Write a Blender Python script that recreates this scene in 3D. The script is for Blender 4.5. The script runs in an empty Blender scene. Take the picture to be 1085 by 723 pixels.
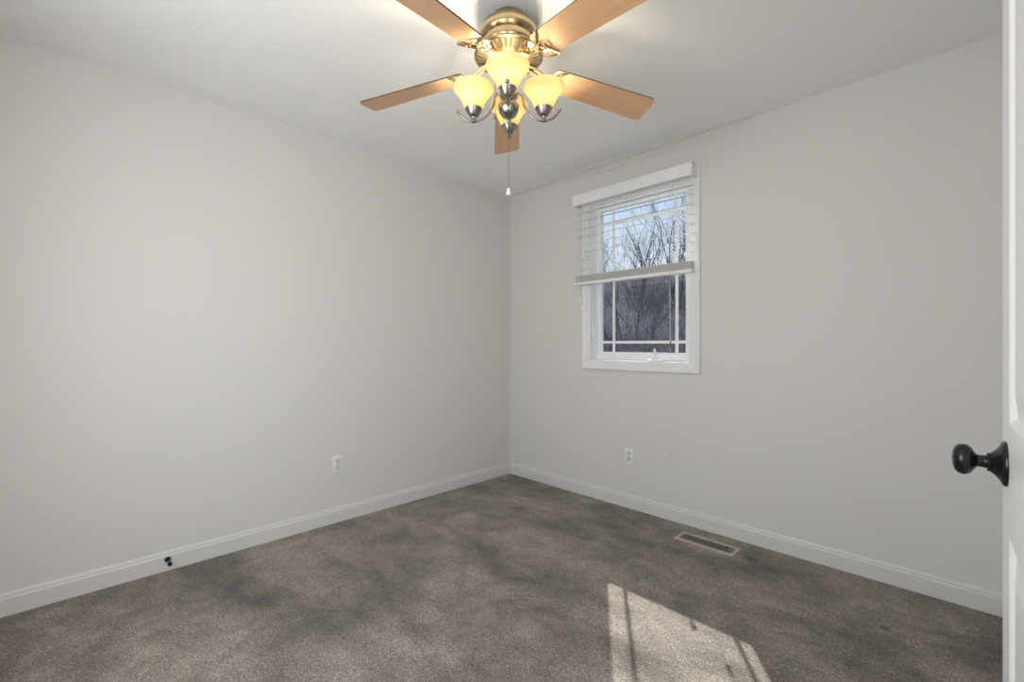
import bpy, bmesh, math, random
from math import sin, cos, pi, radians
from mathutils import Vector, Matrix

C = bpy.context.scene.collection
SC = bpy.context.scene

# ------------------------------------------------------------------ camera, world, sun, lights, exposure
YAW = radians(45.3)
CAM = Vector((2.842, -2.787, 1.14))
FWD = Vector((-sin(YAW), cos(YAW), 0))
RGT = Vector((cos(YAW), sin(YAW), 0))
cd = bpy.data.cameras.new('camera')
cam = bpy.data.objects.new('camera', cd)
C.objects.link(cam)
cam.location = CAM
cam.rotation_euler = (radians(90), 0, YAW)
cd.sensor_width = 36
cd.lens = 476.0 / 1085.0 * 36
cd.shift_y = 3.5 / 1085.0
cd.clip_start = 0.02
cd.clip_end = 400
SC.camera = cam

vs = SC.view_settings
vs.view_transform = 'Standard'
vs.look = 'None'
vs.gamma = 1.0
vs.use_curve_mapping = False
vs.exposure = 0.0
SC.cycles.use_denoising = True
SC.cycles.max_bounces = 10
SC.cycles.diffuse_bounces = 6
SC.cycles.transparent_max_bounces = 16
SC.cycles.caustics_reflective = False
SC.cycles.caustics_refractive = False
SC.cycles.sample_clamp_indirect = 6.0

w = bpy.data.worlds.new('world')
SC.world = w
w.use_nodes = True
wn, wl = w.node_tree.nodes, w.node_tree.links
wn.clear()
wo = wn.new('ShaderNodeOutputWorld')
bg = wn.new('ShaderNodeBackground')
tc = wn.new('ShaderNodeTexCoord')
sp = wn.new('ShaderNodeSeparateXYZ')
rp = wn.new('ShaderNodeValToRGB')
rp.color_ramp.elements[0].position = 0.0
rp.color_ramp.elements[0].color = (0.93, 0.96, 1.0, 1)
rp.color_ramp.elements[1].position = 0.55
rp.color_ramp.elements[1].color = (0.30, 0.50, 0.92, 1)
e = rp.color_ramp.elements.new(0.20)
e.color = (0.76, 0.86, 1.0, 1)
e = rp.color_ramp.elements.new(0.36)
e.color = (0.50, 0.70, 0.98, 1)
wl.new(tc.outputs['Generated'], sp.inputs[0])
wl.new(sp.outputs['Z'], rp.inputs[0])
wl.new(rp.outputs[0], bg.inputs['Color'])
bg.inputs['Strength'].default_value = 1.05
wl.new(bg.outputs[0], wo.inputs[0])


def light(name, kind, loc, power, color, direction=None, **kw):
    d = bpy.data.lights.new(name, kind)
    d.energy = power
    d.color = color
    for k, v in kw.items():
        setattr(d, k, v)
    o = bpy.data.objects.new(name, d)
    C.objects.link(o)
    o.location = loc
    if direction is not None:
        o.rotation_euler = Vector(direction).to_track_quat('-Z', 'Y').to_euler()
    return o


SUN_DIR = Vector((0.693, -1.0, -1.10)).normalized()
light('sun', 'SUN', (-7, 12, 12), 8.3, (1.0, 0.97, 0.92), SUN_DIR, angle=radians(0.53))
# unseen fill lights added to brighten the room, behind the camera and in the hall
light('back_wall_fill', 'AREA', (1.80, -3.29, 1.42), 33.0, (1.0, 0.99, 0.98), (0.0, 1.0, -0.18),
      shape='RECTANGLE', size=1.6, size_y=1.3)
light('hall_fill', 'AREA', (3.60, -2.70, 1.15), 24.0, (1.0, 0.99, 0.98), (-1.0, 0.18, -0.08),
      shape='RECTANGLE', size=1.0, size_y=1.6)

BULB_POWER = 1.4
BULB_COLOR = (1.0, 0.89, 0.67)


# ------------------------------------------------------------------ helpers
def tag(o, label=None, cat=None, group=None, kind=None):
    if label:
        o['label'] = label
    if cat:
        o['category'] = cat
    if group:
        o['group'] = group
    if kind:
        o['kind'] = kind
    return o


def empty(name, loc=(0, 0, 0), rotz=0.0):
    o = bpy.data.objects.new(name, None)
    o.empty_display_size = 0.05
    C.objects.link(o)
    o.location = loc
    o.rotation_euler = (0, 0, rotz)
    return o


def obj(name, bm, mat, parent=None, smooth=False, loc=None, rot=None, angle=None):
    me = bpy.data.meshes.new(name)
    bmesh.ops.recalc_face_normals(bm, faces=bm.faces[:])
    bm.to_mesh(me)
    bm.free()
    if smooth:
        for p in me.polygons:
            p.use_smooth = True
        if angle:
            try:
                me.set_sharp_from_angle(angle=radians(angle))
            except Exception:
                pass
    if isinstance(mat, (list, tuple)):
        for m in mat:
            me.materials.append(m)
    else:
        me.materials.append(mat)
    o = bpy.data.objects.new(name, me)
    C.objects.link(o)
    if parent is not None:
        o.parent = parent
    if loc is not None:
        o.location = loc
    if rot is not None:
        o.rotation_euler = rot
    return o


def B():
    return bmesh.new()


def box(bm, x0, x1, y0, y1, z0, z1, bevel=0.0, seg=2):
    vs_ = [bm.verts.new((x, y, z)) for x in (x0, x1) for y in (y0, y1) for z in (z0, z1)]
    idx = [(0, 1, 3, 2), (4, 6, 7, 5), (0, 4, 5, 1), (2, 3, 7, 6), (0, 2, 6, 4), (1, 5, 7, 3)]
    fs = [bm.faces.new([vs_[i] for i in f]) for f in idx]
    if bevel > 0:
        es = list({e for f in fs for e in f.edges})
        bmesh.ops.bevel(bm, geom=es, offset=bevel, segments=seg, affect='EDGES', profile=0.5)
    return fs


def lathe(bm, prof, n=48, center=(0, 0), rib=None):
    """prof: list of (r, z) in order; closed where r == 0. rib(i, r, z)->r lets a profile be fluted."""
    rings = []
    for r, z in prof:
        if r < 1e-6:
            rings.append([bm.verts.new((center[0], center[1], z))])
        else:
            rings.append([bm.verts.new((center[0] + (rib(k, r, z) if rib else r) * cos(2 * pi * k / n),
                                        center[1] + (rib(k, r, z) if rib else r) * sin(2 * pi * k / n), z))
                          for k in range(n)])
    for a, b in zip(rings, rings[1:]):
        if len(a) == 1 and len(b) == 1:
            continue
        for k in range(n):
            k2 = (k + 1) % n
            if len(a) == 1:
                bm.faces.new((a[0], b[k], b[k2]))
            elif len(b) == 1:
                bm.faces.new((a[k], a[k2], b[0]))
            else:
                bm.faces.new((a[k], a[k2], b[k2], b[k]))


def tube(bm, pts, r, n=8, closed=False, cap=True, radii=None):
    pts = [Vector(p) for p in pts]
    m = len(pts)
    rings = []
    prev = None
    for i in range(m):
        if closed:
            t = pts[(i + 1) % m] - pts[i - 1]
        elif i == 0:
            t = pts[1] - pts[0]
        elif i == m - 1:
            t = pts[-1] - pts[-2]
        else:
            t = pts[i + 1] - pts[i - 1]
        t.normalize()
        if prev is None:
            a = Vector((0, 0, 1)) if abs(t.z) < 0.9 else Vector((1, 0, 0))
            u = t.cross(a).normalized()
        else:
            u = (prev - t * prev.dot(t))
            if u.length < 1e-6:
                u = t.orthogonal()
            u.normalize()
        prev = u
        v = t.cross(u)
        rr = radii[i] if radii else r
        rings.append([bm.verts.new(pts[i] + (u * cos(2 * pi * k / n) + v * sin(2 * pi * k / n)) * rr) for k in range(n)])
    rng = range(m) if closed else range(m - 1)
    for i in rng:
        a, b = rings[i], rings[(i + 1) % m]
        for k in range(n):
            k2 = (k + 1) % n
            bm.faces.new((a[k], a[k2], b[k2], b[k]))
    if cap and not closed:
        bm.faces.new(rings[0][::-1])
        bm.faces.new(rings[-1])


def ball(bm, c, r, n=14, sz=1.0):
    mtx = Matrix.Translation(Vector(c)) @ Matrix.Diagonal((1, 1, sz, 1))
    bmesh.ops.create_uvsphere(bm, u_segments=n, v_segments=max(6, n // 2 + 1), radius=r, matrix=mtx)


def catmull(pts, sub=6, closed=False):
    P_ = [Vector(p) for p in pts]
    out = []
    m = len(P_)
    rng = range(m) if closed else range(m - 1)
    for i in rng:
        p0 = P_[i - 1] if (closed or i > 0) else P_[i]
        p1 = P_[i]
        p2 = P_[(i + 1) % m]
        p3 = P_[(i + 2) % m] if (closed or i + 2 < m) else P_[(i + 1) % m]
        for s in range(sub):
            t = s / sub
            out.append(0.5 * ((2 * p1) + (p2 - p0) * t + (2 * p0 - 5 * p1 + 4 * p2 - p3) * t * t
                              + (3 * p1 - p0 - 3 * p2 + p3) * t ** 3))
    if not closed:
        out.append(P_[-1])
    return out


def prism(bm, pts2d, axis, a, b):
    """extrude a polygon (list of (p, q)) along axis 'x' or 'y' or 'z' from a to b"""
    def mk(p, q, s):
        return {'x': (s, p, q), 'y': (p, s, q), 'z': (p, q, s)}[axis]
    A = [bm.verts.new(mk(p, q, a)) for p, q in pts2d]
    D = [bm.verts.new(mk(p, q, b)) for p, q in pts2d]
    n = len(pts2d)
    bm.faces.new(A)
    bm.faces.new(D[::-1])
    for i in range(n):
        j = (i + 1) % n
        bm.faces.new((A[i], D[i], D[j], A[j]))


def ring_frame(bm, x0, x1, z0, z1, prof):
    """mitred frame around an opening in the plane y = 0; prof: (outward offset, y) polygon"""
    loops = []
    for d, y in prof:
        loops.append([bm.verts.new(p) for p in ((x0 - d, y, z0 - d), (x1 + d, y, z0 - d), (x1 + d, y, z1 + d), (x0 - d, y, z1 + d))])
    n = len(loops)
    for i in range(n):
        a, b = loops[i], loops[(i + 1) % n]
        for k in range(4):
            k2 = (k + 1) % 4
            bm.faces.new((a[k], a[k2], b[k2], b[k]))


# ------------------------------------------------------------------ materials
def mat(name, color=(0.8, 0.8, 0.8), rough=0.5, metal=0.0, spec=0.5, noise=None, bump=None, coat=0.0):
    """noise: (scale, amount) value variation; bump: (scale, strength, distance)"""
    m = bpy.data.materials.new(name)
    m.use_nodes = True
    nt = m.node_tree
    p = nt.nodes['Principled BSDF']
    p.inputs['Base Color'].default_value = (*color, 1)
    p.inputs['Roughness'].default_value = rough
    p.inputs['Metallic'].default_value = metal
    p.inputs['Specular IOR Level'].default_value = spec
    p.inputs['Coat Weight'].default_value = coat
    t = nt.nodes.new('ShaderNodeTexCoord')
    if noise:
        nz = nt.nodes.new('ShaderNodeTexNoise')
        nz.inputs['Scale'].default_value = noise[0]
        nz.inputs['Detail'].default_value = 4
        nt.links.new(t.outputs['Object'], nz.inputs['Vector'])
        mr = nt.nodes.new('ShaderNodeMapRange')
        mr.inputs['From Min'].default_value = 0.3
        mr.inputs['From Max'].default_value = 0.7
        mr.inputs['To Min'].default_value = 1 - noise[1]
        mr.inputs['To Max'].default_value = 1 + noise[1]
        nt.links.new(nz.outputs['Fac'], mr.inputs['Value'])
        hv = nt.nodes.new('ShaderNodeHueSaturation')
        hv.inputs['Color'].default_value = (*color, 1)
        nt.links.new(mr.outputs[0], hv.inputs['Value'])
        nt.links.new(hv.outputs[0], p.inputs['Base Color'])
    if bump:
        nb = nt.nodes.new('ShaderNodeTexNoise')
        nb.inputs['Scale'].default_value = bump[0]
        nb.inputs['Detail'].default_value = 3
        nt.links.new(t.outputs['Object'], nb.inputs['Vector'])
        bp = nt.nodes.new('ShaderNodeBump')
        bp.inputs['Strength'].default_value = bump[1]
        bp.inputs['Distance'].default_value = bump[2]
        nt.links.new(nb.outputs['Fac'], bp.inputs['Height'])
        nt.links.new(bp.outputs[0], p.inputs['Normal'])
    return m


M_wall = mat('wall_paint', (0.675, 0.668, 0.648), 0.55, spec=0.3, bump=(220, 0.05, 0.002))
M_ceil = mat('ceiling_paint', (0.89, 0.89, 0.88), 0.8, spec=0.2, bump=(90, 0.35, 0.003))
M_trim = mat('trim_paint', (0.79, 0.79, 0.78), 0.35, spec=0.4, noise=(6, 0.01))
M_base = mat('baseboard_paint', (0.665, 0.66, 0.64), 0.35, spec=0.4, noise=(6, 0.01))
M_door = mat('door_paint', (0.78, 0.78, 0.775), 0.35, spec=0.4, noise=(8, 0.01))
M_vinyl = mat('white_vinyl', (0.82, 0.83, 0.84), 0.35, spec=0.4, noise=(9, 0.01))
M_blind = mat('blind_white', (0.84, 0.84, 0.825), 0.4, spec=0.4, noise=(12, 0.012))
M_cord = mat('blind_cord', (0.62, 0.61, 0.58), 0.8, noise=(400, 0.05))
M_tassel = mat('brown_tassel', (0.20, 0.15, 0.09), 0.5, noise=(60, 0.1))
M_plate = mat('outlet_plastic', (0.78, 0.785, 0.79), 0.3, noise=(40, 0.01))
M_recept = mat('receptacle_plastic', (0.60, 0.60, 0.60), 0.35, noise=(40, 0.01))
M_slot = mat('slot_dark', (0.02, 0.02, 0.02), 0.6, noise=(40, 0.05))
M_black = mat('black_bronze', (0.012, 0.012, 0.014), 0.22, metal=0.3, noise=(30, 0.2))
M_rubber = mat('black_rubber', (0.012, 0.012, 0.012), 0.7, noise=(60, 0.1))
M_reg = mat('register_paint', (0.42, 0.38, 0.33), 0.4, metal=0.1, noise=(30, 0.03))
M_nickel = mat('brushed_nickel', (0.48, 0.37, 0.215), 0.25, metal=1.0, noise=(30, 0.04))
M_pewter = mat('dark_nickel', (0.33, 0.31, 0.285), 0.26, metal=1.0, noise=(30, 0.05))
M_fob = mat('fob_white', (0.85, 0.84, 0.80), 0.3, noise=(40, 0.02))
M_bark = mat('bark', (0.060, 0.055, 0.060), 0.9, noise=(14, 0.35), bump=(30, 0.4, 0.02))
M_brush = mat('brush_twigs', (0.13, 0.11, 0.115), 0.9, noise=(9, 0.4))
M_brush_sunlit = mat('sunlit_twigs', (0.46, 0.43, 0.44), 0.9, noise=(9, 0.3))  # sunlight on some twigs put into a paler base colour
M_siding = mat('exterior_siding', (0.5, 0.5, 0.48), 0.7, noise=(5, 0.05))
M_hallwall = mat('hall_paint', (0.66, 0.65, 0.62), 0.6, noise=(3, 0.01))


def carpet_material():
    m = bpy.data.materials.new('carpet_pile')
    m.use_nodes = True
    nt = m.node_tree
    N, Lk = nt.nodes, nt.links
    p = N['Principled BSDF']
    p.inputs['Roughness'].default_value = 1.0
    p.inputs['Specular IOR Level'].default_value = 0.05
    p.inputs['Sheen Weight'].default_value = 0.15
    p.inputs['Sheen Roughness'].default_value = 0.6
    t = N.new('ShaderNodeTexCoord')

    def noise(scale, detail, rough=0.5, dist=0.0, stretch=None):
        n = N.new('ShaderNodeTexNoise')
        n.inputs['Scale'].default_value = scale
        n.inputs['Detail'].default_value = detail
        n.inputs['Roughness'].default_value = rough
        n.inputs['Distortion'].default_value = dist
        if stretch:
            mp = N.new('ShaderNodeMapping')
            mp.inputs['Rotation'].default_value = (0, 0, stretch[0])
            mp.inputs['Scale'].default_value = (stretch[1], stretch[2], 1)
            Lk.new(t.outputs['Object'], mp.inputs[0])
            Lk.new(mp.outputs[0], n.inputs['Vector'])
        else:
            Lk.new(t.outputs['Object'], n.inputs['Vector'])
        return n

    def rng(src, a, b, lo, hi):
        r = N.new('ShaderNodeMapRange')
        r.inputs['From Min'].default_value = a
        r.inputs['From Max'].default_value = b
        r.inputs['To Min'].default_value = lo
        r.inputs['To Max'].default_value = hi
        Lk.new(src, r.inputs['Value'])
        return r.outputs[0]

    def mul(a, b):
        r = N.new('ShaderNodeMath')
        r.operation = 'MULTIPLY'
        Lk.new(a, r.inputs[0])
        Lk.new(b, r.inputs[1])
        return r.outputs[0]

    fine = noise(170, 3, 0.7)
    tuft = noise(75, 4, 0.7)
    sweep = noise(1.7, 6, 0.64, 0.35, (0.75, 0.9, 1.6))       # how the pile lies after vacuuming and walking
    mid = noise(7.0, 6, 0.7, 0.8)
    v = mul(rng(fine.outputs['Fac'], 0.28, 0.72, 0.10, 1.90), rng(tuft.outputs['Fac'], 0.3, 0.7, 0.60, 1.40))
    v = mul(v, rng(sweep.outputs['Fac'], 0.36, 0.64, 0.60, 1.42))
    v = mul(v, rng(mid.outputs['Fac'], 0.32, 0.68, 0.74, 1.28))
    # small darker spots in the pile colour
    for (px_, py_, rad) in ((2.040, -0.206, 0.026), (2.614, -0.454, 0.016), (0.145, -0.150, 0.018), (0.34, -0.21, 0.016), (0.56, -0.44, 0.013)):
        vm = N.new('ShaderNodeVectorMath')
        vm.operation = 'DISTANCE'
        vm.inputs[1].default_value = (px_, py_, 0.0)
        Lk.new(t.outputs['Object'], vm.inputs[0])
        ad = N.new('ShaderNodeMath')
        ad.operation = 'MULTIPLY_ADD'
        ad.inputs[1].default_value = 0.02
        Lk.new(tuft.outputs['Fac'], ad.inputs[0])
        Lk.new(vm.outputs['Value'], ad.inputs[2])
        v = mul(v, rng(ad.outputs[0], rad * 0.6 + 0.01, rad * 1.5 + 0.01, 0.45, 1.0))
    hv = N.new('ShaderNodeHueSaturation')
    hv.inputs['Color'].default_value = (0.200, 0.174, 0.148, 1)
    Lk.new(v, hv.inputs['Value'])
    Lk.new(hv.outputs[0], p.inputs['Base Color'])
    bp = N.new('ShaderNodeBump')
    bp.inputs['Strength'].default_value = 0.9
    bp.inputs['Distance'].default_value = 0.006
    Lk.new(tuft.outputs['Fac'], bp.inputs['Height'])
    Lk.new(bp.outputs[0], p.inputs['Normal'])
    return m


def wood_material():
    m = bpy.data.materials.new('blade_wood')
    m.use_nodes = True
    nt = m.node_tree
    N, Lk = nt.nodes, nt.links
    p = N['Principled BSDF']
    p.inputs['Roughness'].default_value = 0.30
    t = N.new('ShaderNodeTexCoord')
    mp = N.new('ShaderNodeMapping')
    mp.inputs['Scale'].default_value = (2.0, 40, 40)
    n = N.new('ShaderNodeTexNoise')
    n.inputs['Scale'].default_value = 2.2
    n.inputs['Detail'].default_value = 5
    r = N.new('ShaderNodeValToRGB')
    r.color_ramp.elements[0].position = 0.30
    r.color_ramp.elements[0].color = (0.66, 0.39, 0.21, 1)
    r.color_ramp.elements[1].position = 0.72
    r.color_ramp.elements[1].color = (0.73, 0.45, 0.26, 1)
    Lk.new(t.outputs['Object'], mp.inputs[0])
    Lk.new(mp.outputs[0], n.inputs['Vector'])
    Lk.new(n.outputs['Fac'], r.inputs[0])
    Lk.new(r.outputs[0], p.inputs['Base Color'])
    return m


def shade_material():
    """frosted alabaster glass: lets the bulb's light through, amber, slightly cloudy"""
    m = bpy.data.materials.new('alabaster_glass')
    m.use_nodes = True
    nt = m.node_tree
    N, Lk = nt.nodes, nt.links
    N.remove(N['Principled BSDF'])
    out = N['Material Output']
    t = N.new('ShaderNodeTexCoord')
    n = N.new('ShaderNodeTexNoise')
    n.inputs['Scale'].default_value = 16
    n.inputs['Detail'].default_value = 4
    n.inputs['Distortion'].default_value = 1.2
    r = N.new('ShaderNodeValToRGB')
    r.color_ramp.elements[0].position = 0.3
    r.color_ramp.elements[0].color = (0.63, 0.50, 0.29, 1)
    r.color_ramp.elements[1].position = 0.7
    r.color_ramp.elements[1].color = (0.77, 0.655, 0.42, 1)
    Lk.new(t.outputs['Object'], n.inputs['Vector'])
    Lk.new(n.outputs['Fac'], r.inputs[0])
    tr = N.new('ShaderNodeBsdfTranslucent')
    df = N.new('ShaderNodeBsdfDiffuse')
    gl = N.new('ShaderNodeBsdfGlossy')
    gl.inputs['Roughness'].default_value = 0.25
    m1 = N.new('ShaderNodeMixShader')
    m1.inputs[0].default_value = 0.35
    m2 = N.new('ShaderNodeMixShader')
    m2.inputs[0].default_value = 0.04
    Lk.new(r.outputs[0], tr.inputs['Color'])
    df.inputs['Color'].default_value = (0.82, 0.74, 0.57, 1)
    Lk.new(tr.outputs[0], m1.inputs[1])
    Lk.new(df.outputs[0], m1.inputs[2])
    Lk.new(m1.outputs[0], m2.inputs[1])
    Lk.new(gl.outputs[0], m2.inputs[2])
    tp = N.new('ShaderNodeBsdfTransparent')
    tp.inputs['Color'].default_value = (1.0, 0.90, 0.66, 1)
    m3 = N.new('ShaderNodeMixShader')
    m3.inputs[0].default_value = 0.07
    Lk.new(m2.outputs[0], m3.inputs[1])
    Lk.new(tp.outputs[0], m3.inputs[2])
    Lk.new(m3.outputs[0], out.inputs['Surface'])
    return m


def pane_material():
    m = bpy.data.materials.new('window_glass')
    m.use_nodes = True
    nt = m.node_tree
    N, Lk = nt.nodes, nt.links
    N.remove(N['Principled BSDF'])
    out = N['Material Output']
    tr = N.new('ShaderNodeBsdfTransparent')
    tr.inputs['Color'].default_value = (0.95, 0.965, 0.97, 1)
    gl = N.new('ShaderNodeBsdfGlossy')
    gl.inputs['Roughness'].default_value = 0.01
    lw = N.new('ShaderNodeLayerWeight')
    lw.inputs['Blend'].default_value = 0.5
    pw = N.new('ShaderNodeMath')
    pw.operation = 'POWER'
    pw.inputs[1].default_value = 5.0
    fr = N.new('ShaderNodeMath')
    fr.operation = 'MULTIPLY_ADD'
    fr.inputs[1].default_value = 0.75
    fr.inputs[2].default_value = 0.035
    Lk.new(lw.outputs['Facing'], pw.inputs[0])
    Lk.new(pw.outputs[0], fr.inputs[0])
    mx = N.new('ShaderNodeMixShader')
    Lk.new(fr.outputs[0], mx.inputs[0])
    Lk.new(tr.outputs[0], mx.inputs[1])
    Lk.new(gl.outputs[0], mx.inputs[2])
    Lk.new(mx.outputs[0], out.inputs['Surface'])
    return m


def bulb_material():
    m = bpy.data.materials.new('bulb_glow')
    m.use_nodes = True
    nt = m.node_tree
    p = nt.nodes['Principled BSDF']
    p.inputs['Base Color'].default_value = (0.9, 0.85, 0.75, 1)
    p.inputs['Emission Color'].default_value = (1.0, 0.80, 0.45, 1)
    p.inputs['Emission Strength'].default_value = 6.0
    return m


def ground_material():
    m = bpy.data.materials.new('leaf_litter')
    m.use_nodes = True
    nt = m.node_tree
    N, Lk = nt.nodes, nt.links
    p = N['Principled BSDF']
    p.inputs['Roughness'].default_value = 1.0
    p.inputs['Specular IOR Level'].default_value = 0.1
    t = N.new('ShaderNodeTexCoord')
    n = N.new('ShaderNodeTexNoise')
    n.inputs['Scale'].default_value = 3.5
    n.inputs['Detail'].default_value = 9
    n.inputs['Roughness'].default_value = 0.75
    r = N.new('ShaderNodeValToRGB')
    r.color_ramp.elements[0].position = 0.36
    r.color_ramp.elements[0].color = (0.05, 0.044, 0.048, 1)
    r.color_ramp.elements[1].position = 0.72
    r.color_ramp.elements[1].color = (0.36, 0.32, 0.33, 1)
    e_ = r.color_ramp.elements.new(0.55)
    e_.color = (0.14, 0.12, 0.125, 1)
    Lk.new(t.outputs['Object'], n.inputs['Vector'])
    Lk.new(n.outputs['Fac'], r.inputs[0])
    Lk.new(r.outputs[0], p.inputs['Base Color'])
    bp = N.new('ShaderNodeBump')
    bp.inputs['Strength'].default_value = 0.8
    bp.inputs['Distance'].default_value = 0.15
    Lk.new(n.outputs['Fac'], bp.inputs['Height'])
    Lk.new(bp.outputs[0], p.inputs['Normal'])
    return m


M_carpet = carpet_material()
M_wood = wood_material()
M_shade = shade_material()
M_glass = pane_material()
M_bulb = bulb_material()
M_ground = ground_material()
M_bladetop = mat('blade_dark_edge', (0.10, 0.045, 0.025), 0.4, noise=(20, 0.2))

# ------------------------------------------------------------------ room shell
XR, YB, H = 3.02, -3.25, 2.445         # room: x 0..XR, y YB..0
WT = 0.12
OX0, OX1, OZ0, OZ1 = 0.858, 1.626, 1.018, 2.190      # window opening
BX0, BX1, BZ0, BZ1 = 0.98, 2.62, 0.75, 2.09           # opening for the added window in the back wall
DY0, DY1, DZ1 = -3.10, -2.315, 2.06                   # doorway in the right-hand side wall


def struct(name, bm, m, parent=None, **kw):
    o = obj(name, bm, m, parent, **kw)
    if parent is None:
        o['kind'] = 'structure'
    return o


b = B(); box(b, -WT, 4.35, YB - WT, WT + 0.03, -0.12, 0.0); struct('floor', b, M_carpet)
b = B(); box(b, -WT, 4.35, YB - WT, WT + 0.03, H, H + 0.12); struct('ceiling', b, M_ceil)
b = B(); box(b, -WT, 0, YB - WT, WT + 0.03, 0, H); struct('wall_left', b, M_wall)
b = B()
WY = 0.15
box(b, 0, OX0, 0, WY, 0, H); box(b, OX1, XR + WT, 0, WY, 0, H)
box(b, OX0, OX1, 0, WY, 0, OZ0); box(b, OX0, OX1, 0, WY, OZ1, H)
struct('wall_window_side', b, M_wall)
b = B()
box(b, 0, BX0, YB - WT, YB, 0, H); box(b, BX1, 4.35, YB - WT, YB, 0, H)
box(b, BX0, BX1, YB - WT, YB, 0, BZ0); box(b, BX0, BX1, YB - WT, YB, BZ1, H)
struct('wall_back', b, M_wall)
b = B()
box(b, XR, XR + WT, DY1, 0, 0, H); box(b, XR, XR + WT, YB, DY0, 0, H); box(b, XR, XR + WT, DY0, DY1, DZ1, H)
struct('wall_door_side', b, M_wall)
b = B(); box(b, 4.23, 4.35, YB, 0.15, 0, H); struct('wall_hall', b, M_hallwall)

# baseboards
BPROF = [(0.0, 0.0), (0.0145, 0.0), (0.0145, 0.0715), (0.0135, 0.0735), (0.0100, 0.0755), (0.0095, 0.0780), (0.0095, 0.0850),
         (0.0080, 0.0885), (0.0055, 0.0915), (0.0045, 0.0950), (0.0, 0.0950)]
b = B(); prism(b, [(d, z) for d, z in BPROF], 'y', YB, -0.0001); struct('baseboard_left', b, M_base)
b = B(); prism(b, [(-d, z) for d, z in BPROF], 'x', 0.0145, XR); struct('baseboard_window_side', b, M_base)
b = B(); prism(b, [(YB + d, z) for d, z in BPROF], 'x', 0.0145, XR); struct('baseboard_back', b, M_base)
b = B(); prism(b, [(XR - d, z) for d, z in BPROF], 'y', DY1 + 0.07, -0.0145); struct('baseboard_door_side', b, M_base)

# slim tapered joint strip where the window wall meets the ceiling
b = B()
NS = 40
rows = []
for i in range(NS + 1):
    t = i / NS
    x = 0.02 + 2.1 * t
    s = (sin(pi * min(1, t * 1.05)) ** 0.6) if t * 1.05 < 1 else 0.0
    a = 0.002 + 0.050 * s
    c_ = 0.002 + 0.042 * s
    rows.append([b.verts.new(p) for p in ((x, 0.001, H + 0.001), (x, -a, H + 0.001), (x, -a, H - 0.004 * s - 0.0005),
                                          (x, -a * 0.35, H - c_ * 0.4), (x, -0.004 * s - 0.0005, H - c_), (x, 0.001, H - c_))])
for r0, r1 in zip(rows, rows[1:]):
    for k in range(6):
        b.faces.new((r0[k], r0[(k + 1) % 6], r1[(k + 1) % 6], r1[k]))
b.faces.new(rows[0]); b.faces.new(rows[-1][::-1])
struct('trim_1', b, M_wall)

# doorway casing and jamb (behind the camera's right shoulder)
b = B()
box(b, XR - 0.0005, XR + WT + 0.0005, DY1 - 0.018, DY1, 0, DZ1)
box(b, XR - 0.0005, XR + WT + 0.0005, DY0, DY0 + 0.018, 0, DZ1)
box(b, XR - 0.0005, XR + WT + 0.0005, DY0, DY1, DZ1 - 0.018, DZ1)
box(b, XR - 0.014, XR, DY1 - 0.006, DY1 + 0.058, 0, DZ1 + 0.058, 0.003)
box(b, XR - 0.014, XR, DY0 - 0.058, DY0 + 0.006, 0, DZ1 + 0.058, 0.003)
box(b, XR - 0.014, XR, DY0 + 0.006, DY1 - 0.006, DZ1 - 0.006, DZ1 + 0.058, 0.003)
struct('trim_2', b, M_trim)

# ------------------------------------------------------------------ window in the wall
win = empty('window_1', (0, 0, 0)); win['kind'] = 'structure'
b = B()
ring_frame(b, OX0, OX1, OZ0, OZ1, [(-0.003, 0.0), (-0.003, -0.009), (0.003, -0.012), (0.034, -0.015), (0.040, -0.017),
                                    (0.046, -0.0205), (0.058, -0.0205), (0.062, -0.017), (0.064, 0.0)])
obj('window_casing', b, M_trim, win)
b = B()
ring_frame(b, OX0, OX1, OZ0, OZ1, [(0.0, 0.0), (-0.004, 0.0), (-0.004, 0.080), (-0.012, 0.080), (-0.012, 0.145), (0.0, 0.145)])
obj('window_jamb', b, M_vinyl, win)
GX0, GX1, GZ0, GZ1, GY = 0.893, 1.550, 1.082, 2.144, 0.113
b = B()
sx0, sx1, sz0, sz1 = OX0 + 0.013, OX1 - 0.013, OZ0 + 0.013, OZ1 - 0.013
# sash: outer rectangle to glass rectangle, stepped inwards
loops = []
for (a0, a1, c0, c1, y) in ((sx0, sx1, sz0, sz1, 0.132), (sx0, sx1, sz0, sz1, 0.085), (GX0 - 0.010, GX1 + 0.010, GZ0 - 0.010, GZ1 + 0.010, 0.085),
                            (GX0, GX1, GZ0, GZ1, 0.093), (GX0, GX1, GZ0, GZ1, 0.125), (GX0 - 0.006, GX1 + 0.006, GZ0 - 0.006, GZ1 + 0.006, 0.132)):
    loops.append([b.verts.new(p) for p in ((a0, y, c0), (a1, y, c0), (a1, y, c1), (a0, y, c1))])
for i in range(len(loops)):
    l0, l1 = loops[i], loops[(i + 1) % len(loops)]
    for k in range(4):
        b.faces.new((l0[k], l0[(k + 1) % 4], l1[(k + 1) % 4], l1[k]))
sash = obj('sash', b, M_vinyl, win)
MW = 0.0095
for nm, args in (('muntin', (0.993 - MW, 0.993 + MW, GZ0, GZ1)), ('muntin', (1.4805 - MW, 1.4805 + MW, GZ0, GZ1))):
    b = B(); box(b, args[0], args[1], GY - 0.004, GY + 0.004, args[2], args[3], 0.0015, 1); obj(nm, b, M_vinyl, sash)
for zc in (1.155, 2.040):
    b = B(); box(b, GX0, GX1, GY - 0.0036, GY + 0.0036, zc - MW, zc + MW, 0.0015, 1); obj('muntin', b, M_vinyl, sash)
b = B()
box(b, GX0 - 0.004, GX1 + 0.004, GY + 0.008, GY + 0.011, GZ0 - 0.004, GZ1 + 0.004)
obj('glass_pane', b, M_glass, sash)
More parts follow.
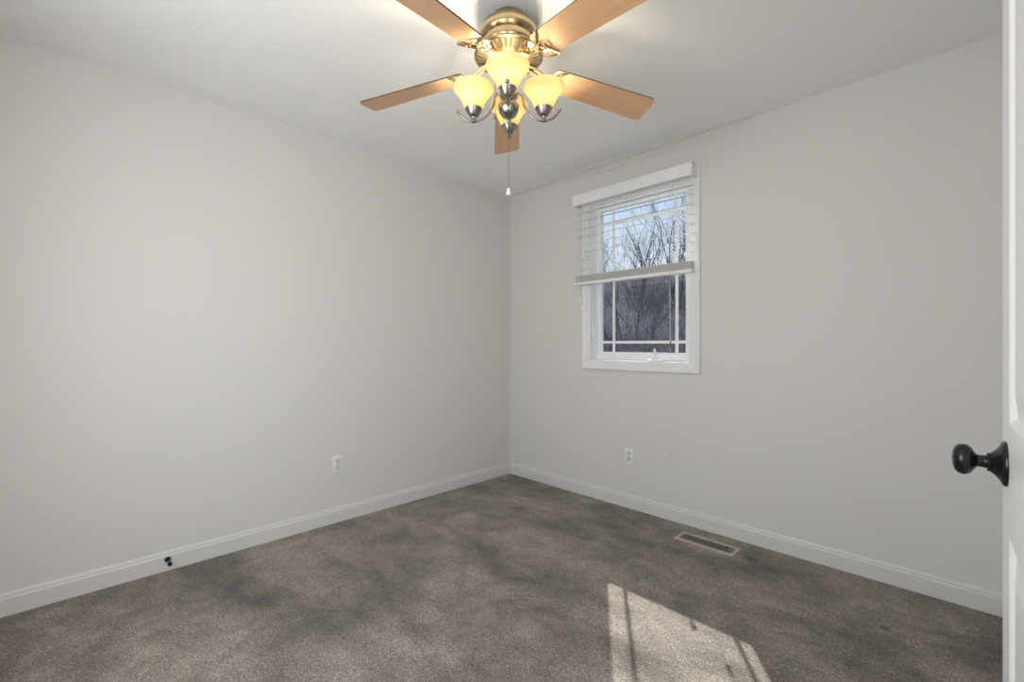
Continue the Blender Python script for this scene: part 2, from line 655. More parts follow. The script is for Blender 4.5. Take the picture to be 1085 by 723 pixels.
# crank handle on the sill
ck = B()
box(ck, 1.315, 1.415, 0.020, 0.052, OZ0 + 0.004, OZ0 + 0.020, 0.006, 3)
box(ck, 1.340, 1.395, 0.022, 0.050, OZ0 + 0.014, OZ0 + 0.036, 0.008, 3)
cr = obj('crank_base', ck, M_vinyl, win, smooth=True, angle=40)
ck = B()
tube(ck, catmull([(1.366, 0.028, OZ0 + 0.030), (1.368, 0.018, OZ0 + 0.064), (1.374, 0.004, OZ0 + 0.086), (1.386, -0.006, OZ0 + 0.083), (1.394, -0.012, OZ0 + 0.066)], 5), 0.0055, 8)
ball(ck, (1.397, -0.014, OZ0 + 0.055), 0.0095, 12, 1.3)
tag(obj('crank_handle', ck, M_vinyl, win, smooth=True))
ck = B()
box(ck, OX0 + 0.05, 1.34, 0.074, 0.084, OZ0 + 0.030, OZ0 + 0.036, 0.001, 1)
obj('operator_rail', ck, M_vinyl, win)
# sash lock lever on the left jamb
ck = B()
box(ck, OX0 - 0.001, OX0 + 0.010, 0.022, 0.040, 1.20, 1.30, 0.003, 2)
tube(ck, [(OX0 + 0.012, 0.030, 1.26), (OX0 + 0.017, 0.026, 1.225), (OX0 + 0.016, 0.024, 1.195)], 0.005, 8)
obj('lock_lever', ck, M_vinyl, win, smooth=True, angle=40)

# unseen window added in the back wall to frame the fill light
added_win = empty('added_window', (0, 0, 0)); added_win['kind'] = 'structure'
b = B()
ring_frame(b, BX0, BX1, BZ0, BZ1, [(-0.003, YB), (-0.003, YB + 0.009), (0.046, YB + 0.0205), (0.062, YB + 0.017), (0.064, YB)])
obj('window_casing', b, M_trim, added_win)
b = B()
ring_frame(b, BX0, BX1, BZ0, BZ1, [(0.0, YB - 0.07), (-0.04, YB - 0.07), (-0.04, YB - 0.11), (0.0, YB - 0.11)])
obj('sash', b, M_vinyl, added_win)
b = B(); box(b, BX0 + 0.035, BX1 - 0.035, YB - 0.092, YB - 0.088, BZ0 + 0.035, BZ1 - 0.035)
obj('glass_pane', b, M_glass, added_win)

# ------------------------------------------------------------------ horizontal blind hanging over the window
blind = empty('window_blind', (1.216, -0.021, 2.20))
tag(blind, 'white wooden slat blind half raised over the window, with valance, cords and stacked slats', 'blind')
blind.location = (0, 0, 0)
VX0, VX1, VZ0, VZ1 = 0.768, 1.672, 2.172, 2.250
VF = -0.096
b = B()
vp = [(VF + 0.012, VZ0), (VF + 0.002, VZ0), (VF, VZ0 + 0.006), (VF + 0.001, VZ0 + 0.016), (VF + 0.005, VZ0 + 0.022), (VF + 0.005, VZ0 + 0.030),
      (VF + 0.001, VZ0 + 0.036), (VF, VZ0 + 0.046), (VF + 0.002, VZ0 + 0.058), (VF - 0.002, VZ0 + 0.064), (VF - 0.003, VZ1 - 0.003), (VF, VZ1), (VF + 0.012, VZ1)]
prism(b, vp, 'x', VX0, VX1)
box(b, VX0, VX0 + 0.011, VF + 0.010, -0.001, VZ0, VZ1, 0.001, 1)
box(b, VX1 - 0.011, VX1, VF + 0.010, -0.001, VZ0, VZ1, 0.001, 1)
obj('valance', b, M_blind, blind)
b = B()
box(b, VX0 + 0.015, VX1 - 0.015, -0.080, -0.026, VZ0 + 0.014, VZ1 - 0.012, 0.002, 1)
obj('headrail', b, M_blind, blind)
SX0, SX1, SY = 0.774, 1.662, -0.058
TILT = radians(11.5)


def slat_bm(z, tilt, y=SY, hw=0.0250, th=0.0022):
    bm = B()
    prism(bm, [(-hw, -th / 2), (-hw + 0.002, -th / 2 - 0.0002), (hw - 0.002, -th / 2 - 0.0002), (hw, -th / 2), (hw, th / 2), (-hw, th / 2)], 'x', SX0, SX1)
    bmesh.ops.rotate(bm, verts=bm.verts[:], cent=(0, 0, 0), matrix=Matrix.Rotation(tilt, 3, 'X'))
    bmesh.ops.translate(bm, verts=bm.verts[:], vec=(0, y, z))
    return bm


ZS = [2.062 + 0.0585 - 0.0585 * i for i in range(8)]
for z in ZS:
    obj('slat', slat_bm(z, TILT), M_blind, blind)
RB = 1.581
nst = 9
for i in range(nst):
    obj('stacked_slat', slat_bm(RB + 0.024 + 0.0056 * i, 0.0, SY + 0.0010 * ((i * 7) % 3 - 1)), M_blind, blind)
b = B()
prism(b, [(SY - 0.026, RB + 0.003), (SY - 0.023, RB), (SY + 0.023, RB), (SY + 0.026, RB + 0.003), (SY + 0.026, RB + 0.017), (SY + 0.022, RB + 0.021), (SY - 0.022, RB + 0.021), (SY - 0.026, RB + 0.017)], 'x', SX0, SX1)
obj('bottom_rail', b, M_blind, blind)
for x in (0.872, 1.225, 1.545):
    b = B()
    for yy in (SY - 0.0275, SY + 0.0275):
        tube(b, [(x, yy, VZ0 + 0.02), (x, yy, RB + 0.004)], 0.0009, 5)
    for z in ZS:
        dz = 0.0275 * math.tan(TILT)
        tube(b, [(x + 0.002, SY - 0.0275, z - dz - 0.003), (x + 0.002, SY + 0.0275, z + dz - 0.003)], 0.0006, 4)
    obj('ladder_cord', b, M_cord, blind)


def tassel_bm(x, y, z, s=1.0):
    bm = B()
    lathe(bm, [(0.0, z + 0.020 * s), (0.0035 * s, z + 0.020 * s), (0.0050 * s, z + 0.010 * s), (0.0075 * s, z - 0.006 * s), (0.0080 * s, z - 0.016 * s), (0.0055 * s, z - 0.020 * s), (0, z - 0.020 * s)], 14, (x, y))
    return bm


CX, CY = 1.540, -0.104
for dx, zt in ((-0.014, 1.155), (0.004, 1.150)):
    b = B(); tube(b, [(CX + dx, -0.085, VZ0 + 0.012), (CX + dx * 0.9, CY + 0.004, VZ0 - 0.02), (CX + dx * 0.5, CY, 1.7), (CX + dx * 0.2, CY, zt)], 0.0012, 5)
    obj('lift_cord', b, M_cord, blind)
t_ = obj('cord_tassel', tassel_bm(CX + 0.001, CY, 1.140, 1.05), M_tassel, blind, smooth=True, angle=40)
t_['label'] = 'brown wooden cord tassel'
b = B(); tube(b, [(CX, CY, 1.12), (CX - 0.003, CY + 0.01, 0.80), (CX - 0.004, CY + 0.012, 0.47)], 0.0010, 5)
lc = obj('pull_cord', b, M_cord, blind)
obj('cord_tassel', tassel_bm(CX - 0.004, CY + 0.012, 0.450, 0.7), M_cord, blind, smooth=True, angle=40)
for dx, zt in ((-0.004, 1.475), (0.004, 1.405)):
    b = B(); tube(b, [(0.855 + dx, -0.085, VZ0 + 0.012), (0.855 + dx, CY + 0.004, VZ0 - 0.02), (0.855 + dx, CY, zt + 0.015)], 0.0011, 5)
    tc_ = obj('tilt_cord', b, M_cord, blind)
    obj('cord_tassel', tassel_bm(0.855 + dx, CY, zt, 0.8), M_fob, tc_, smooth=True, angle=40)

# rest the roots of the window and the blind where those things are
for root, p in ((blind, (1.216, SY, RB)), (win, (1.242, 0.0, OZ0))):
    root.location = p
    for ch in root.children:
        ch.matrix_parent_inverse = Matrix.Translation(-Vector(p))

# ------------------------------------------------------------------ ceiling fan with four lamps
FAN = CAM + FWD * 1.800 + RGT * (-0.0135)
fan = empty('ceiling_fan', (FAN.x, FAN.y, CAM.z + (H - CAM.z) * 1.017), YAW + pi / 2)
fan.scale = (1.017, 1.017, 1.017)        # local +x points away from the camera, local -y to its right
tag(fan, 'five-blade ceiling fan with wooden blades, brushed metal motor and four lit amber glass shades', 'ceiling fan')


def zz(z):
    return z - H


b = B()
lathe(b, [(0, zz(2.4234)), (0.066, zz(2.4234)), (0.068, zz(2.420)), (0.068, zz(2.400)), (0.064, zz(2.394)), (0, zz(2.394))], 56)
obj('canopy', b, M_nickel, fan, smooth=True, angle=35)
b = B()
lathe(b, [(0, zz(2.399)), (0.062, zz(2.399)), (0.080, zz(2.396)), (0.098, zz(2.388)), (0.109, zz(2.376)), (0.1135, zz(2.360)),
          (0.1120, zz(2.346)), (0.1040, zz(2.334)), (0.0990, zz(2.330)), (0.0990, zz(2.324)), (0.1040, zz(2.320)), (0.1060, zz(2.310)), (0.1040, zz(2.300)), (0.0980, zz(2.294)), (0, zz(2.294))], 64)
obj('motor_housing', b, M_nickel, fan, smooth=True, angle=35)
# flared ring with radial vent slots under the motor
b = B()
lathe(b, [(0.0960, zz(2.297)), (0.1080, zz(2.289)), (0.1280, zz(2.279)), (0.1345, zz(2.273)), (0.1345, zz(2.268)), (0.1300, zz(2.2650)), (0.1255, zz(2.2660)), (0.0880, zz(2.2540)),
          (0.0820, zz(2.2500)), (0.0700, zz(2.2430)), (0.0560, zz(2.2400)), (0.040, zz(2.238)), (0.040, zz(2.297))], 72)
obj('vent_ring', b, M_nickel, fan, smooth=True, angle=25)
b = B()
for k in range(36):
    a = 2 * pi * (k + 0.5) / 36
    q = []
    for dz in (-0.0010, 0.0016):
        for r, s in ((0.1225, -1), (0.1225, 1), (0.0910, 1), (0.0910, -1)):
            hw = 0.0050 * r / 0.1225
            z = 2.2660 - 0.0120 * (0.1255 - r) / 0.0375 + dz
            q.append(b.verts.new((r * cos(a) - s * hw * sin(a), r * sin(a) + s * hw * cos(a), zz(z))))
    b.faces.new(q[:4]); b.faces.new(q[4:][::-1])
    for i in range(4):
        b.faces.new((q[i], q[(i + 1) % 4], q[4 + (i + 1) % 4], q[4 + i]))
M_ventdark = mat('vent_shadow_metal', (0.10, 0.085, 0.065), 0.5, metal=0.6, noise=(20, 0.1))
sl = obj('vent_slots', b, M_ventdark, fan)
b = B()
lathe(b, [(0, zz(2.242)), (0.058, zz(2.242)), (0.060, zz(2.232)), (0.054, zz(2.222)), (0.044, zz(2.214)), (0.034, zz(2.205)), (0.030, zz(2.190)), (0.022, zz(2.176)),
          (0.016, zz(2.160)), (0.016, zz(2.142)), (0.026, zz(2.134)), (0.034, zz(2.126)), (0.034, zz(2.112)), (0.024, zz(2.104)), (0.014, zz(2.098)), (0.013, zz(2.090)), (0, zz(2.090))], 40)
hub = obj('light_kit_stem', b, M_pewter, fan, smooth=True, angle=40)
b = B()
lathe(b, [(0, zz(2.092)), (0.012, zz(2.092)), (0.037, zz(2.086)), (0.0415, zz(2.079)), (0.0410, zz(2.070)), (0.037, zz(2.054)), (0.028, zz(2.040)), (0.014, zz(2.031)), (0.008, zz(2.028)),
          (0.008, zz(2.022)), (0.010, zz(2.018)), (0.006, zz(2.011)), (0, zz(2.009))], 40)
obj('finial_bowl', b, M_pewter, fan, smooth=True, angle=40)

# blades
BZ = 2.236
PITCH = radians(13)
DROOP = math.atan2(0.066, 0.65)
R0, R1 = 0.185, 0.648


def blade_outline():
    pts = []
    def w(r):
        return 0.054 + 0.0125 * (r - R0) / (R1 - R0)
    rc = 0.022
    pts.append((R0, -w(R0) + 0.012)); pts.append((R0 + 0.008, -w(R0) + 0.003)); pts.append((R0 + 0.02, -w(R0)))
    hw = w(R1)
    for k in range(7):
        a = -pi / 2 + (pi / 2) * k / 6
        pts.append((R1 - rc + rc * cos(a), -hw + rc + rc * sin(a)))
    for k in range(7):
        a = (pi / 2) * k / 6
        pts.append((R1 - rc + rc * cos(a), hw - rc + rc * sin(a)))
    pts.append((R0 + 0.02, w(R0))); pts.append((R0 + 0.008, w(R0) - 0.003)); pts.append((R0, w(R0) - 0.012))
    return pts


def make_blade(parent):
    bm = B()
    po = blade_outline()
    th = 0.0055
    A = [bm.verts.new((x, y, 0)) for x, y in po]
    D = [bm.verts.new((x, y, th)) for x, y in po]
    bm.faces.new(A)
    f2 = bm.faces.new(D[::-1]); f2.material_index = 1
    n = len(po)
    for i in range(n):
        f = bm.faces.new((A[i], A[(i + 1) % n], D[(i + 1) % n], D[i])); f.material_index = 1
    bl = obj('blade', bm, [M_wood, M_bladetop], parent)
    # bracket: arm from the motor and three leaf loops with a ring laid under the blade root
    bm = B()
    def loop(pts, r=0.0042):
        tube(bm, catmull(pts, 6, True), r, 7, closed=True)
    zl = -0.0055
    for s in (-1, 1):                                   # two leaf loops spreading over the blade root
        ca, sa = cos(radians(43)), sin(radians(43)) * s
        pts = []
        for u, v_ in ((0.0, 0.0), (0.018, 0.015), (0.044, 0.0235), (0.068, 0.015), (0.090, 0.0), (0.068, -0.013), (0.044, -0.020), (0.018, -0.013)):
            pts.append((0.166 + u * ca - v_ * s * sa * s, u * sa + v_ * s * ca, zl))
        loop(pts, 0.0046)
    loop([(0.205 + 0.019 * cos(a * pi / 4), 0.019 * sin(a * pi / 4), zl - 0.004) for a in range(8)], 0.0040)
    for s in (-1, 0, 1):
        ball(bm, (0.212 - 0.022 * (s == 0), 0.040 * s, zl - 0.003), 0.006, 10, 0.5)
    for s in (-1, 1):
        tube(bm, catmull([(0.078, 0.010 * s, 0.022), (0.100, 0.011 * s, 0.020), (0.130, 0.010 * s, 0.008), (0.155, 0.007 * s, -0.003), (0.180, 0.005 * s, zl)], 5), 0.0062, 8)
    obj('blade_bracket', bm, M_nickel, bl, smooth=True, angle=50)
    return bl


blade0 = make_blade(fan)
for k in range(5):
    if k == 0:
        bl = blade0
    else:
        bl = blade0.copy(); C.objects.link(bl); bl.parent = fan
        for ch in blade0.children:
            c2 = ch.copy(); C.objects.link(c2); c2.parent = bl
    ang = radians(1.3) + k * 2 * pi / 5
    bl.matrix_local = Matrix.Translation((0, 0, zz(BZ))) @ Matrix.Rotation(ang, 4, 'Z') @ Matrix.Rotation(DROOP, 4, 'Y') @ Matrix.Rotation(-PITCH, 4, 'X')

# lamps
LR = 0.138
def lamp_parts(parent):
    root_r = LR
    bm = B()
    pts = catmull([(0.030, 0, zz(2.122)), (0.044, 0, zz(2.128)), (0.054, 0, zz(2.114)), (0.062, 0, zz(2.080)), (0.084, 0, zz(2.044)), (0.114, 0, zz(2.024)), (0.142, 0, zz(2.0195)),
                   (0.170, 0, zz(2.027)), (0.188, 0, zz(2.042)), (0.199, 0, zz(2.057))], 6)
    tube(bm, pts, 0.0045, 9)
    ball(bm, (0.200, 0, zz(2.060)), 0.0078, 12)
    arm = obj('lamp_arm', bm, M_pewter, parent, smooth=True, angle=50)
    bm = B()
    lathe(bm, [(0, zz(2.017)), (0.0095, zz(2.017)), (0.0105, zz(2.022)), (0.0085, zz(2.025)), (0.0085, zz(2.034)), (0.0110, zz(2.037)), (0.0165, zz(2.039)), (0.0195, zz(2.043)), (0.0235, zz(2.049)), (0.0285, zz(2.057)), (0.0340, zz(2.068)),
               (0.0305, zz(2.0685)), (0.024, zz(2.060)), (0, zz(2.056))], 32, (root_r, 0))
    holder = obj('lamp_holder', bm, M_pewter, arm, smooth=True, angle=40)
    bm = B()
    outer = [(0.0275, 2.060), (0.0335, 2.070), (0.0395, 2.081), (0.0440, 2.092), (0.0485, 2.103), (0.0545, 2.114), (0.0630, 2.125), (0.0725, 2.135), (0.0785, 2.144), (0.0800, 2.151), (0.0785, 2.156)]
    inner = [(r - 0.0035, z + 0.0006) for r, z in outer[::-1]]
    lathe(bm, [(r, zz(z)) for r, z in outer + inner], 48, (root_r, 0))
    shade = obj('lamp_shade', bm, M_shade, arm, smooth=True, angle=60)
    bm = B()
    lathe(bm, [(0, zz(2.058)), (0.011, zz(2.058)), (0.011, zz(2.074)), (0.014, zz(2.082)), (0.0180, zz(2.096)), (0.0175, zz(2.108)), (0.012, zz(2.118)), (0, zz(2.123))], 20, (root_r, 0))
    obj('bulb', bm, M_bulb, arm, smooth=True)
    return arm


arm0 = lamp_parts(fan)
for k in range(4):
    if k == 0:
        ar = arm0
    else:
        ar = arm0.copy(); C.objects.link(ar); ar.parent = fan
        for ch in arm0.children:
            c2 = ch.copy(); C.objects.link(c2); c2.parent = ar
    ar.rotation_euler = (0, 0, k * pi / 2 + radians(-1))
    ld = bpy.data.lights.new('bulb_light', 'POINT')
    ld.energy = BULB_POWER; ld.color = BULB_COLOR; ld.shadow_soft_size = 0.016
    lo = bpy.data.objects.new('bulb_light', ld); C.objects.link(lo); lo.parent = ar
    lo.location = (LR, 0, zz(2.132))

# pull chains
b = B(); tube(b, [(0, 0, zz(2.012)), (0, 0, zz(1.752))], 0.0011, 6)
pc = obj('pull_chain', b, M_pewter, fan)
b = B(); lathe(b, [(0, zz(1.756)), (0.0045, zz(1.755)), (0.006, zz(1.746)), (0.0095, zz(1.734)), (0.0095, zz(1.728)), (0, zz(1.727))], 20)
obj('pull_fob', b, M_fob, pc, smooth=True, angle=40)
b = B(); tube(b, [(-0.035, 0.050, zz(2.224)), (-0.036, 0.052, zz(2.03))], 0.0010, 6)
pc = obj('pull_chain', b, M_nickel, fan)
b = B(); lathe(b, [(0, zz(2.034)), (0.003, zz(2.033)), (0.0055, zz(2.022)), (0.0045, zz(2.012)), (0, zz(2.010))], 14, (-0.036, 0.052))
obj('pull_fob', b, M_nickel, pc, smooth=True, angle=40)


# ------------------------------------------------------------------ wall outlets
def make_outlet(loc, rotz, label):
    root = empty('wall_outlet', loc, rotz)                 # faces local -y, centred on the origin
    tag(root, label, 'outlet', 'duplex outlets low on the walls')
    b = B(); box(b, -0.035, 0.035, -0.0055, 0.0, -0.0575, 0.0575, 0.0022, 2)
    obj('cover_plate', b, M_plate, root, smooth=True, angle=40)
    for s in (-1, 1):
        zc = 0.0195 * s
        b = B()
        pts = []
        for k in range(24):
            a = 2 * pi * k / 24
            pts.append((0.0172 * max(-0.92, min(0.92, 1.12 * cos(a))), zc + 0.0143 * max(-0.86, min(0.86, 1.1 * sin(a)))))
        prism(b, pts, 'y', -0.0078, -0.0045)
        rc = obj('receptacle', b, M_recept, root)
        b = B()
        box(b, -0.0075, -0.0053, -0.0081, -0.0070, zc - 0.002, zc + 0.0065)
        box(b, 0.0050, 0.0072, -0.0081, -0.0070, zc - 0.001, zc + 0.0060)
        tube(b, [(0, -0.0070, zc - 0.007), (0, -0.0081, zc - 0.007)], 0.0024, 10)
        obj('slots', b, M_slot, rc)
    b = B(); tube(b, [(0, -0.005, 0), (0, -0.0068, 0)], 0.003, 12); obj('screw', b, M_pewter, root)
    return root


make_outlet((0.0, -1.553, 0.372), radians(90), 'white duplex outlet on the left wall above the baseboard')
make_outlet((1.190, 0.0, 0.360), 0.0, 'white duplex outlet below the window')

# ------------------------------------------------------------------ door stop on the left baseboard
ds = empty('door_stop', (0.0145, -2.428, 0.056), 0.0)
tag(ds, 'small black door stop screwed to the left baseboard', 'door stop')
b = B(); lathe(b, [(0, 0), (0.0135, 0), (0.0135, 0.004), (0.009, 0.009), (0, 0.009)], 24)
bmesh.ops.rotate(b, verts=b.verts[:], cent=(0, 0, 0), matrix=Matrix.Rotation(pi / 2, 3, 'Y'))
obj('base', b, M_black, ds, smooth=True, angle=40)
b = B(); lathe(b, [(0, 0.006), (0.0058, 0.006), (0.005, 0.03), (0.005, 0.062), (0, 0.062)], 16)
bmesh.ops.rotate(b, verts=b.verts[:], cent=(0, 0, 0), matrix=Matrix.Rotation(pi / 2, 3, 'Y'))
obj('rod', b, M_black, ds, smooth=True, angle=40)
b = B(); lathe(b, [(0, 0.058), (0.0085, 0.058), (0.0095, 0.062), (0.0095, 0.072), (0.007, 0.076), (0, 0.076)], 20)
bmesh.ops.rotate(b, verts=b.verts[:], cent=(0, 0, 0), matrix=Matrix.Rotation(pi / 2, 3, 'Y'))
obj('rubber_tip', b, M_rubber, ds, smooth=True, angle=40)

# ------------------------------------------------------------------ floor register
reg = empty('floor_register', (1.800, -0.192, 0.0), 0.0)
tag(reg, 'tan metal floor register with dark slots set in the carpet below the window wall', 'register')
RLX, RLY = 0.165, 0.066
b = B()
lp = []
for (hx, hy, z) in ((RLX, RLY, 0.0005), (RLX, RLY, 0.003), (RLX - 0.006, RLY - 0.006, 0.0065), (RLX - 0.022, RLY - 0.024, 0.0065), (RLX - 0.023, RLY - 0.025, 0.0005)):
    lp.append([b.verts.new(p) for p in ((-hx, -hy, z), (hx, -hy, z), (hx, hy, z), (-hx, hy, z))])
for l0, l1 in zip(lp, lp[1:]):
    for k in range(4):
        b.faces.new((l0[k], l0[(k + 1) % 4], l1[(k + 1) % 4], l1[k]))
obj('frame', b, M_reg, reg)
b = B(); box(b, -RLX + 0.0225, RLX - 0.0225, -RLY + 0.0245, RLY - 0.0245, 0.0003, 0.0012)
obj('opening_shade', b, M_slot, reg)  # black sheet standing in for the shade below the fins
NSL = 20
for i in range(NSL):
    x = -RLX + 0.024 + (2 * RLX - 0.048) * (i + 0.5) / NSL
    b = B(); box(b, x - 0.0016, x + 0.0016, -RLY + 0.0240, RLY - 0.0240, 0.0042, 0.0060)
    obj('fin', b, M_reg, reg)
b = B(); box(b, RLX - 0.040, RLX - 0.031, -0.006, 0.006, 0.0050, 0.0100, 0.001, 1); obj('lever', b, M_reg, reg)

# ------------------------------------------------------------------ open door at the right
DW, DH, DT = 0.762, 2.032, 0.035
LATCH = Vector((2.8905, -1.535, 0))
dv = Vector((0.035, -1.0, 0)).normalized()
HINGE = LATCH + dv * DW
door = empty('door_1', (HINGE.x, HINGE.y, 0.012), math.atan2(-dv.y, -dv.x))   # local +x towards the latch edge, local +y = room side
door['kind'] = 'structure'


def door_bm():
    bm = B()
    st = 0.104
    xs = [0, st, DW / 2 - 0.055, DW / 2 + 0.055, DW - st, DW]
    zs = [0, 0.24, 0.796, 0.990, 1.905, DH]
    def face_side(y, ny):
        grid = [[bm.verts.new((x, y, z)) for z in zs] for x in xs]
        for i in range(5):
            for j in range(5):
                q = [grid[i][j], grid[i + 1][j], grid[i + 1][j + 1], grid[i][j + 1]]
                if i in (1, 3) and j in (1, 3):
                    x0, x1, z0, z1 = xs[i], xs[i + 1], zs[j], zs[j + 1]
                    prev = q
                    for ins, dep in ((0.004, 0.002), (0.014, 0.0085), (0.018, 0.0085), (0.054, 0.0025), (0.056, 0.002)):
                        cur = [bm.verts.new(p) for p in ((x0 + ins, y - ny * dep, z0 + ins), (x1 - ins, y - ny * dep, z0 + ins), (x1 - ins, y - ny * dep, z1 - ins), (x0 + ins, y - ny * dep, z1 - ins))]
                        for k in range(4):
                            bm.faces.new((prev[k], prev[(k + 1) % 4], cur[(k + 1) % 4], cur[k]))
                        prev = cur
                    bm.faces.new(prev)
                else:
                    bm.faces.new(q)
        return grid
    g0 = face_side(0.0, 1)
    g1 = face_side(-DT, -1)
    n = 5
    for j in range(n):
        bm.faces.new((g0[0][j], g0[0][j + 1], g1[0][j + 1], g1[0][j]))
        bm.faces.new((g0[n][j], g0[n][j + 1], g1[n][j + 1], g1[n][j]))
    for i in range(n):
        bm.faces.new((g0[i][0], g0[i + 1][0], g1[i + 1][0], g1[i][0]))
        bm.faces.new((g0[i][n], g0[i + 1][n], g1[i + 1][n], g1[i][n]))
    return bm


obj('door_leaf', door_bm(), M_door, door)
KP = [(0, 0), (0.0395, 0), (0.0395, 0.003), (0.0375, 0.0055), (0.0300, 0.009), (0.0225, 0.014), (0.0180, 0.019), (0.0160, 0.021), (0.0165, 0.0215), (0.0165, 0.024), (0.0115, 0.025),
      (0.0105, 0.031), (0.0110, 0.036), (0.0155, 0.040), (0.0225, 0.0435), (0.0268, 0.049), (0.0280, 0.055), (0.0265, 0.061), (0.0215, 0.066), (0.0120, 0.069), (0, 0.070)]
for sgn, y0 in ((1, 0.0), (-1, -DT)):
    b = B(); lathe(b, KP, 40)
    bmesh.ops.rotate(b, verts=b.verts[:], cent=(0, 0, 0), matrix=Matrix.Rotation(-sgn * pi / 2, 3, 'X'))
    bmesh.ops.translate(b, verts=b.verts[:], vec=(DW - 0.066, y0, 0.915))
    kn = obj('door_knob', b, M_black, door, smooth=True, angle=40)
    kn['label'] = 'black door knob with round rosette'
b = B(); box(b, DW - 0.0005, DW + 0.0012, -0.030, -0.005, 0.885, 0.945); obj('latch_plate', b, M_black, door)
for hz in (0.20, 1.02, 1.80):
    b = B(); tube(b, [(-0.006, -DT - 0.002, hz - 0.045), (-0.006, -DT - 0.002, hz + 0.045)], 0.006, 10); obj('hinge', b, M_black, door)

# ------------------------------------------------------------------ outside: hillside and bare woods
random.seed(7)
b = B()
def hill(x, y):
    z = -0.6
    if y > 7:
        z += 0.24 * (y - 7) ** 1.0
    z += 0.25 * sin(x * 0.31 + 1.0) * sin(y * 0.23) + 0.12 * sin(x * 0.9) * cos(y * 0.7)
    return z
NX, NY = 60, 50
gx = [-45 + 75 * i / NX for i in range(NX + 1)]
gy = [0.15 + 48 * (j / NY) for j in range(NY + 1)]
gv = [[b.verts.new((x, y, hill(x, y) if y > 3 else -0.6 + (hill(x, y) + 0.6) * max(0, y - 0.5) / 2.5)) for y in gy] for x in gx]
for i in range(NX):
    for j in range(NY):
        b.faces.new((gv[i][j], gv[i + 1][j], gv[i + 1][j + 1], gv[i][j + 1]))
hs = obj('hillside', b, M_ground, smooth=True)
hs['kind'] = 'structure'


class Soup:
    def __init__(self):
        self.v = []
        self.f = []

    def seg(self, p, q, r0, r1, n):
        t = (q - p).normalized()
        u = t.orthogonal().normalized()
        v = t.cross(u)
        i0 = len(self.v)
        for c_, r in ((p, r0), (q, r1)):
            for k in range(n):
                a = 2 * pi * k / n
                self.v.append(tuple(c_ + (u * cos(a) + v * sin(a)) * r))
        for k in range(n):
            k2 = (k + 1) % n
            self.f.append((i0 + k, i0 + k2, i0 + n + k2, i0 + n + k))

    def grow(self, p, d, length, r, depth, rnd, up=0.10, spread=0.55):
        n = 6 if r > 0.04 else (4 if r > 0.012 else 3)
        steps = 4 if depth > 2 else 3
        for s in range(steps):
            d2 = (d + Vector((rnd.gauss(0, 0.10), rnd.gauss(0, 0.10), up * 0.5 + rnd.gauss(0, 0.06)))).normalized()
            q = p + d2 * (length / steps)
            r2 = max(0.0035, r * 0.87)
            self.seg(p, q, r, r2, n)
            if depth > 0 and s >= 1:
                for _ in range(2 if (depth <= 2 or rnd.random() < 0.6) else 1):
                    ax = d2.orthogonal().normalized()
                    ax.rotate(Matrix.Rotation(rnd.uniform(0, 2 * pi), 3, d2))
                    nd = (d2 + ax * rnd.uniform(0.6, 1.3) * spread + Vector((0, 0, up))).normalized()
                    self.grow(q, nd, length * rnd.uniform(0.55, 0.80), r2 * rnd.uniform(0.45, 0.66), depth - 1, rnd, up, spread)
            p, d, r = q, d2, r2

    def mesh(self, name, m):
        me = bpy.data.meshes.new(name)
        me.from_pydata(self.v, [], self.f)
        me.materials.append(m)
        me.update()
        return me


def tree_mesh(seed, stems, height, r, depth=4, lean=0.35):
    rnd = random.Random(seed)
    s = Soup()
    for k in range(stems):
        a = 2 * pi * k / stems + rnd.uniform(-0.4, 0.4)
        l_ = lean * rnd.uniform(0.5, 1.2) if stems > 1 else 0.05
        s.grow(Vector((0.08 * cos(a), 0.08 * sin(a), -0.25)), Vector((cos(a) * l_, sin(a) * l_, 1)).normalized(), height * 0.50, r * rnd.uniform(0.8, 1.1), depth, rnd)
    return s.mesh('bare_tree', M_bark)


def shrub_mesh(seed, n, h, m, depth=2):
    rnd = random.Random(seed)
    s = Soup()
    for k in range(n):
        a = rnd.uniform(0, 2 * pi)
        rr = rnd.uniform(0, 0.55)
        d = Vector((cos(a) * rr * 1.2 + rnd.gauss(0, 0.2), sin(a) * rr * 1.2 + rnd.gauss(0, 0.2), 1)).normalized()
        s.grow(Vector((rr * cos(a), rr * sin(a), -0.1)), d, h * rnd.uniform(0.35, 0.6), 0.014, depth, rnd, 0.03, 0.7)
    return s.mesh('bare_shrub', m)


tm = [tree_mesh(11, 5, 4.6, 0.060, 3, 0.55), tree_mesh(23, 1, 6.0, 0.10, 3), tree_mesh(5, 3, 5.2, 0.075, 3, 0.30), tree_mesh(42, 2, 5.6, 0.085, 3, 0.25)]
sm = [shrub_mesh(3, 20, 2.1, M_brush), shrub_mesh(8, 18, 2.4, M_brush), shrub_mesh(15, 16, 1.9, M_brush_sunlit)]


def at_px(px, y):
    """point on the ground at depth y outside, along the photo's column px"""
    d = FWD + RGT * ((px - 542.5) / 476.0)
    k = (y - CAM.y) / d.y
    p = CAM + d * k
    return p.x, y


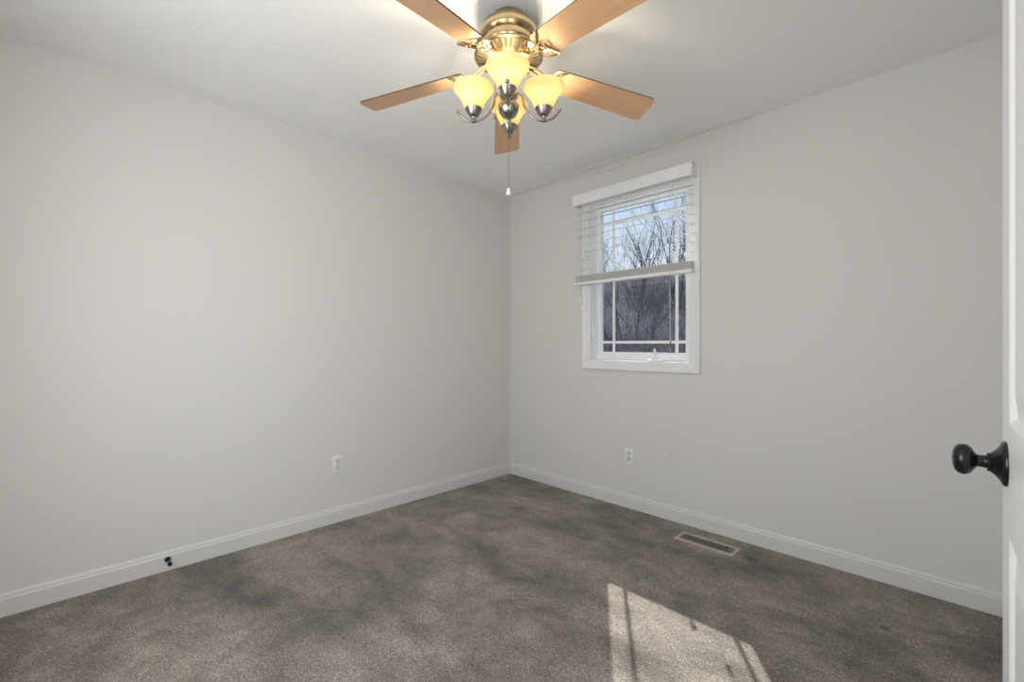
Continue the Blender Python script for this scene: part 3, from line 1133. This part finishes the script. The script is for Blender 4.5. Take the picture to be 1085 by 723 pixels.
def plant(name, me, x, y, s, rz, label, cat, group):
    o = bpy.data.objects.new(name, me)
    C.objects.link(o)
    o.location = (x, y, hill(x, y))
    o.rotation_euler = (0, 0, rz)
    o.scale = (s, s, s)
    tag(o, label, cat, group)
    return o


# the many-stemmed tree in the middle of the view, then the woods around it
x, y = at_px(674, 10.5)
plant('bare_tree', tm[0], x, y, 0.92, 0.5, 'bare many-stemmed tree fanning out in the middle of the window view', 'tree', None)
rt = random.Random(99)
spots = [(x, y)]
tries = 0
while len(spots) < 15 and tries < 4000:
    tries += 1
    y = rt.uniform(12, 44)
    x = at_px(rt.uniform(600, 770), y)[0]
    if all((x - a) ** 2 + (y - c) ** 2 > 3.4 ** 2 for a, c in spots):
        spots.append((x, y))
        i = rt.randrange(1, 4)
        plant('bare_tree', tm[i], x, y, rt.uniform(0.85, 1.15), rt.uniform(0, 6.28), 'bare winter tree in the woods on the hillside behind the window', 'tree', 'bare trees on the wooded hillside')
# the thicket of twigs on the hillside: nobody could count it
thv, thf, thm = [], [], []
nb, tries = [], 0
while len(nb) < 110 and tries < 6000:
    tries += 1
    y = 8.0 + 27 * rt.random() ** 1.2
    x = at_px(rt.uniform(570, 800), y)[0]
    if all((x - a) ** 2 + (y - c) ** 2 > 0.9 for a, c in nb):
        nb.append((x, y))
        me = sm[2] if rt.random() < 0.5 else sm[rt.randrange(2)]
        mtx = Matrix.Translation((x, y, hill(x, y))) @ Matrix.Rotation(rt.uniform(0, 6.28), 4, 'Z') @ Matrix.Scale(rt.uniform(0.7, 1.25), 4)
        i0 = len(thv)
        thv.extend([tuple(mtx @ v.co) for v in me.vertices])
        thf.extend([tuple(i0 + k for k in p.vertices) for p in me.polygons])
        thm.extend([1 if me is sm[2] else 0] * len(me.polygons))
me = bpy.data.meshes.new('brush_thicket')
me.from_pydata(thv, [], thf)
me.materials.append(M_brush); me.materials.append(M_brush_sunlit)
me.polygons.foreach_set('material_index', thm)
me.update()
o = bpy.data.objects.new('brush_thicket', me)
C.objects.link(o)
tag(o, 'grey brown thicket of leafless brush covering the hillside outside the window', 'brush', None, 'stuff')
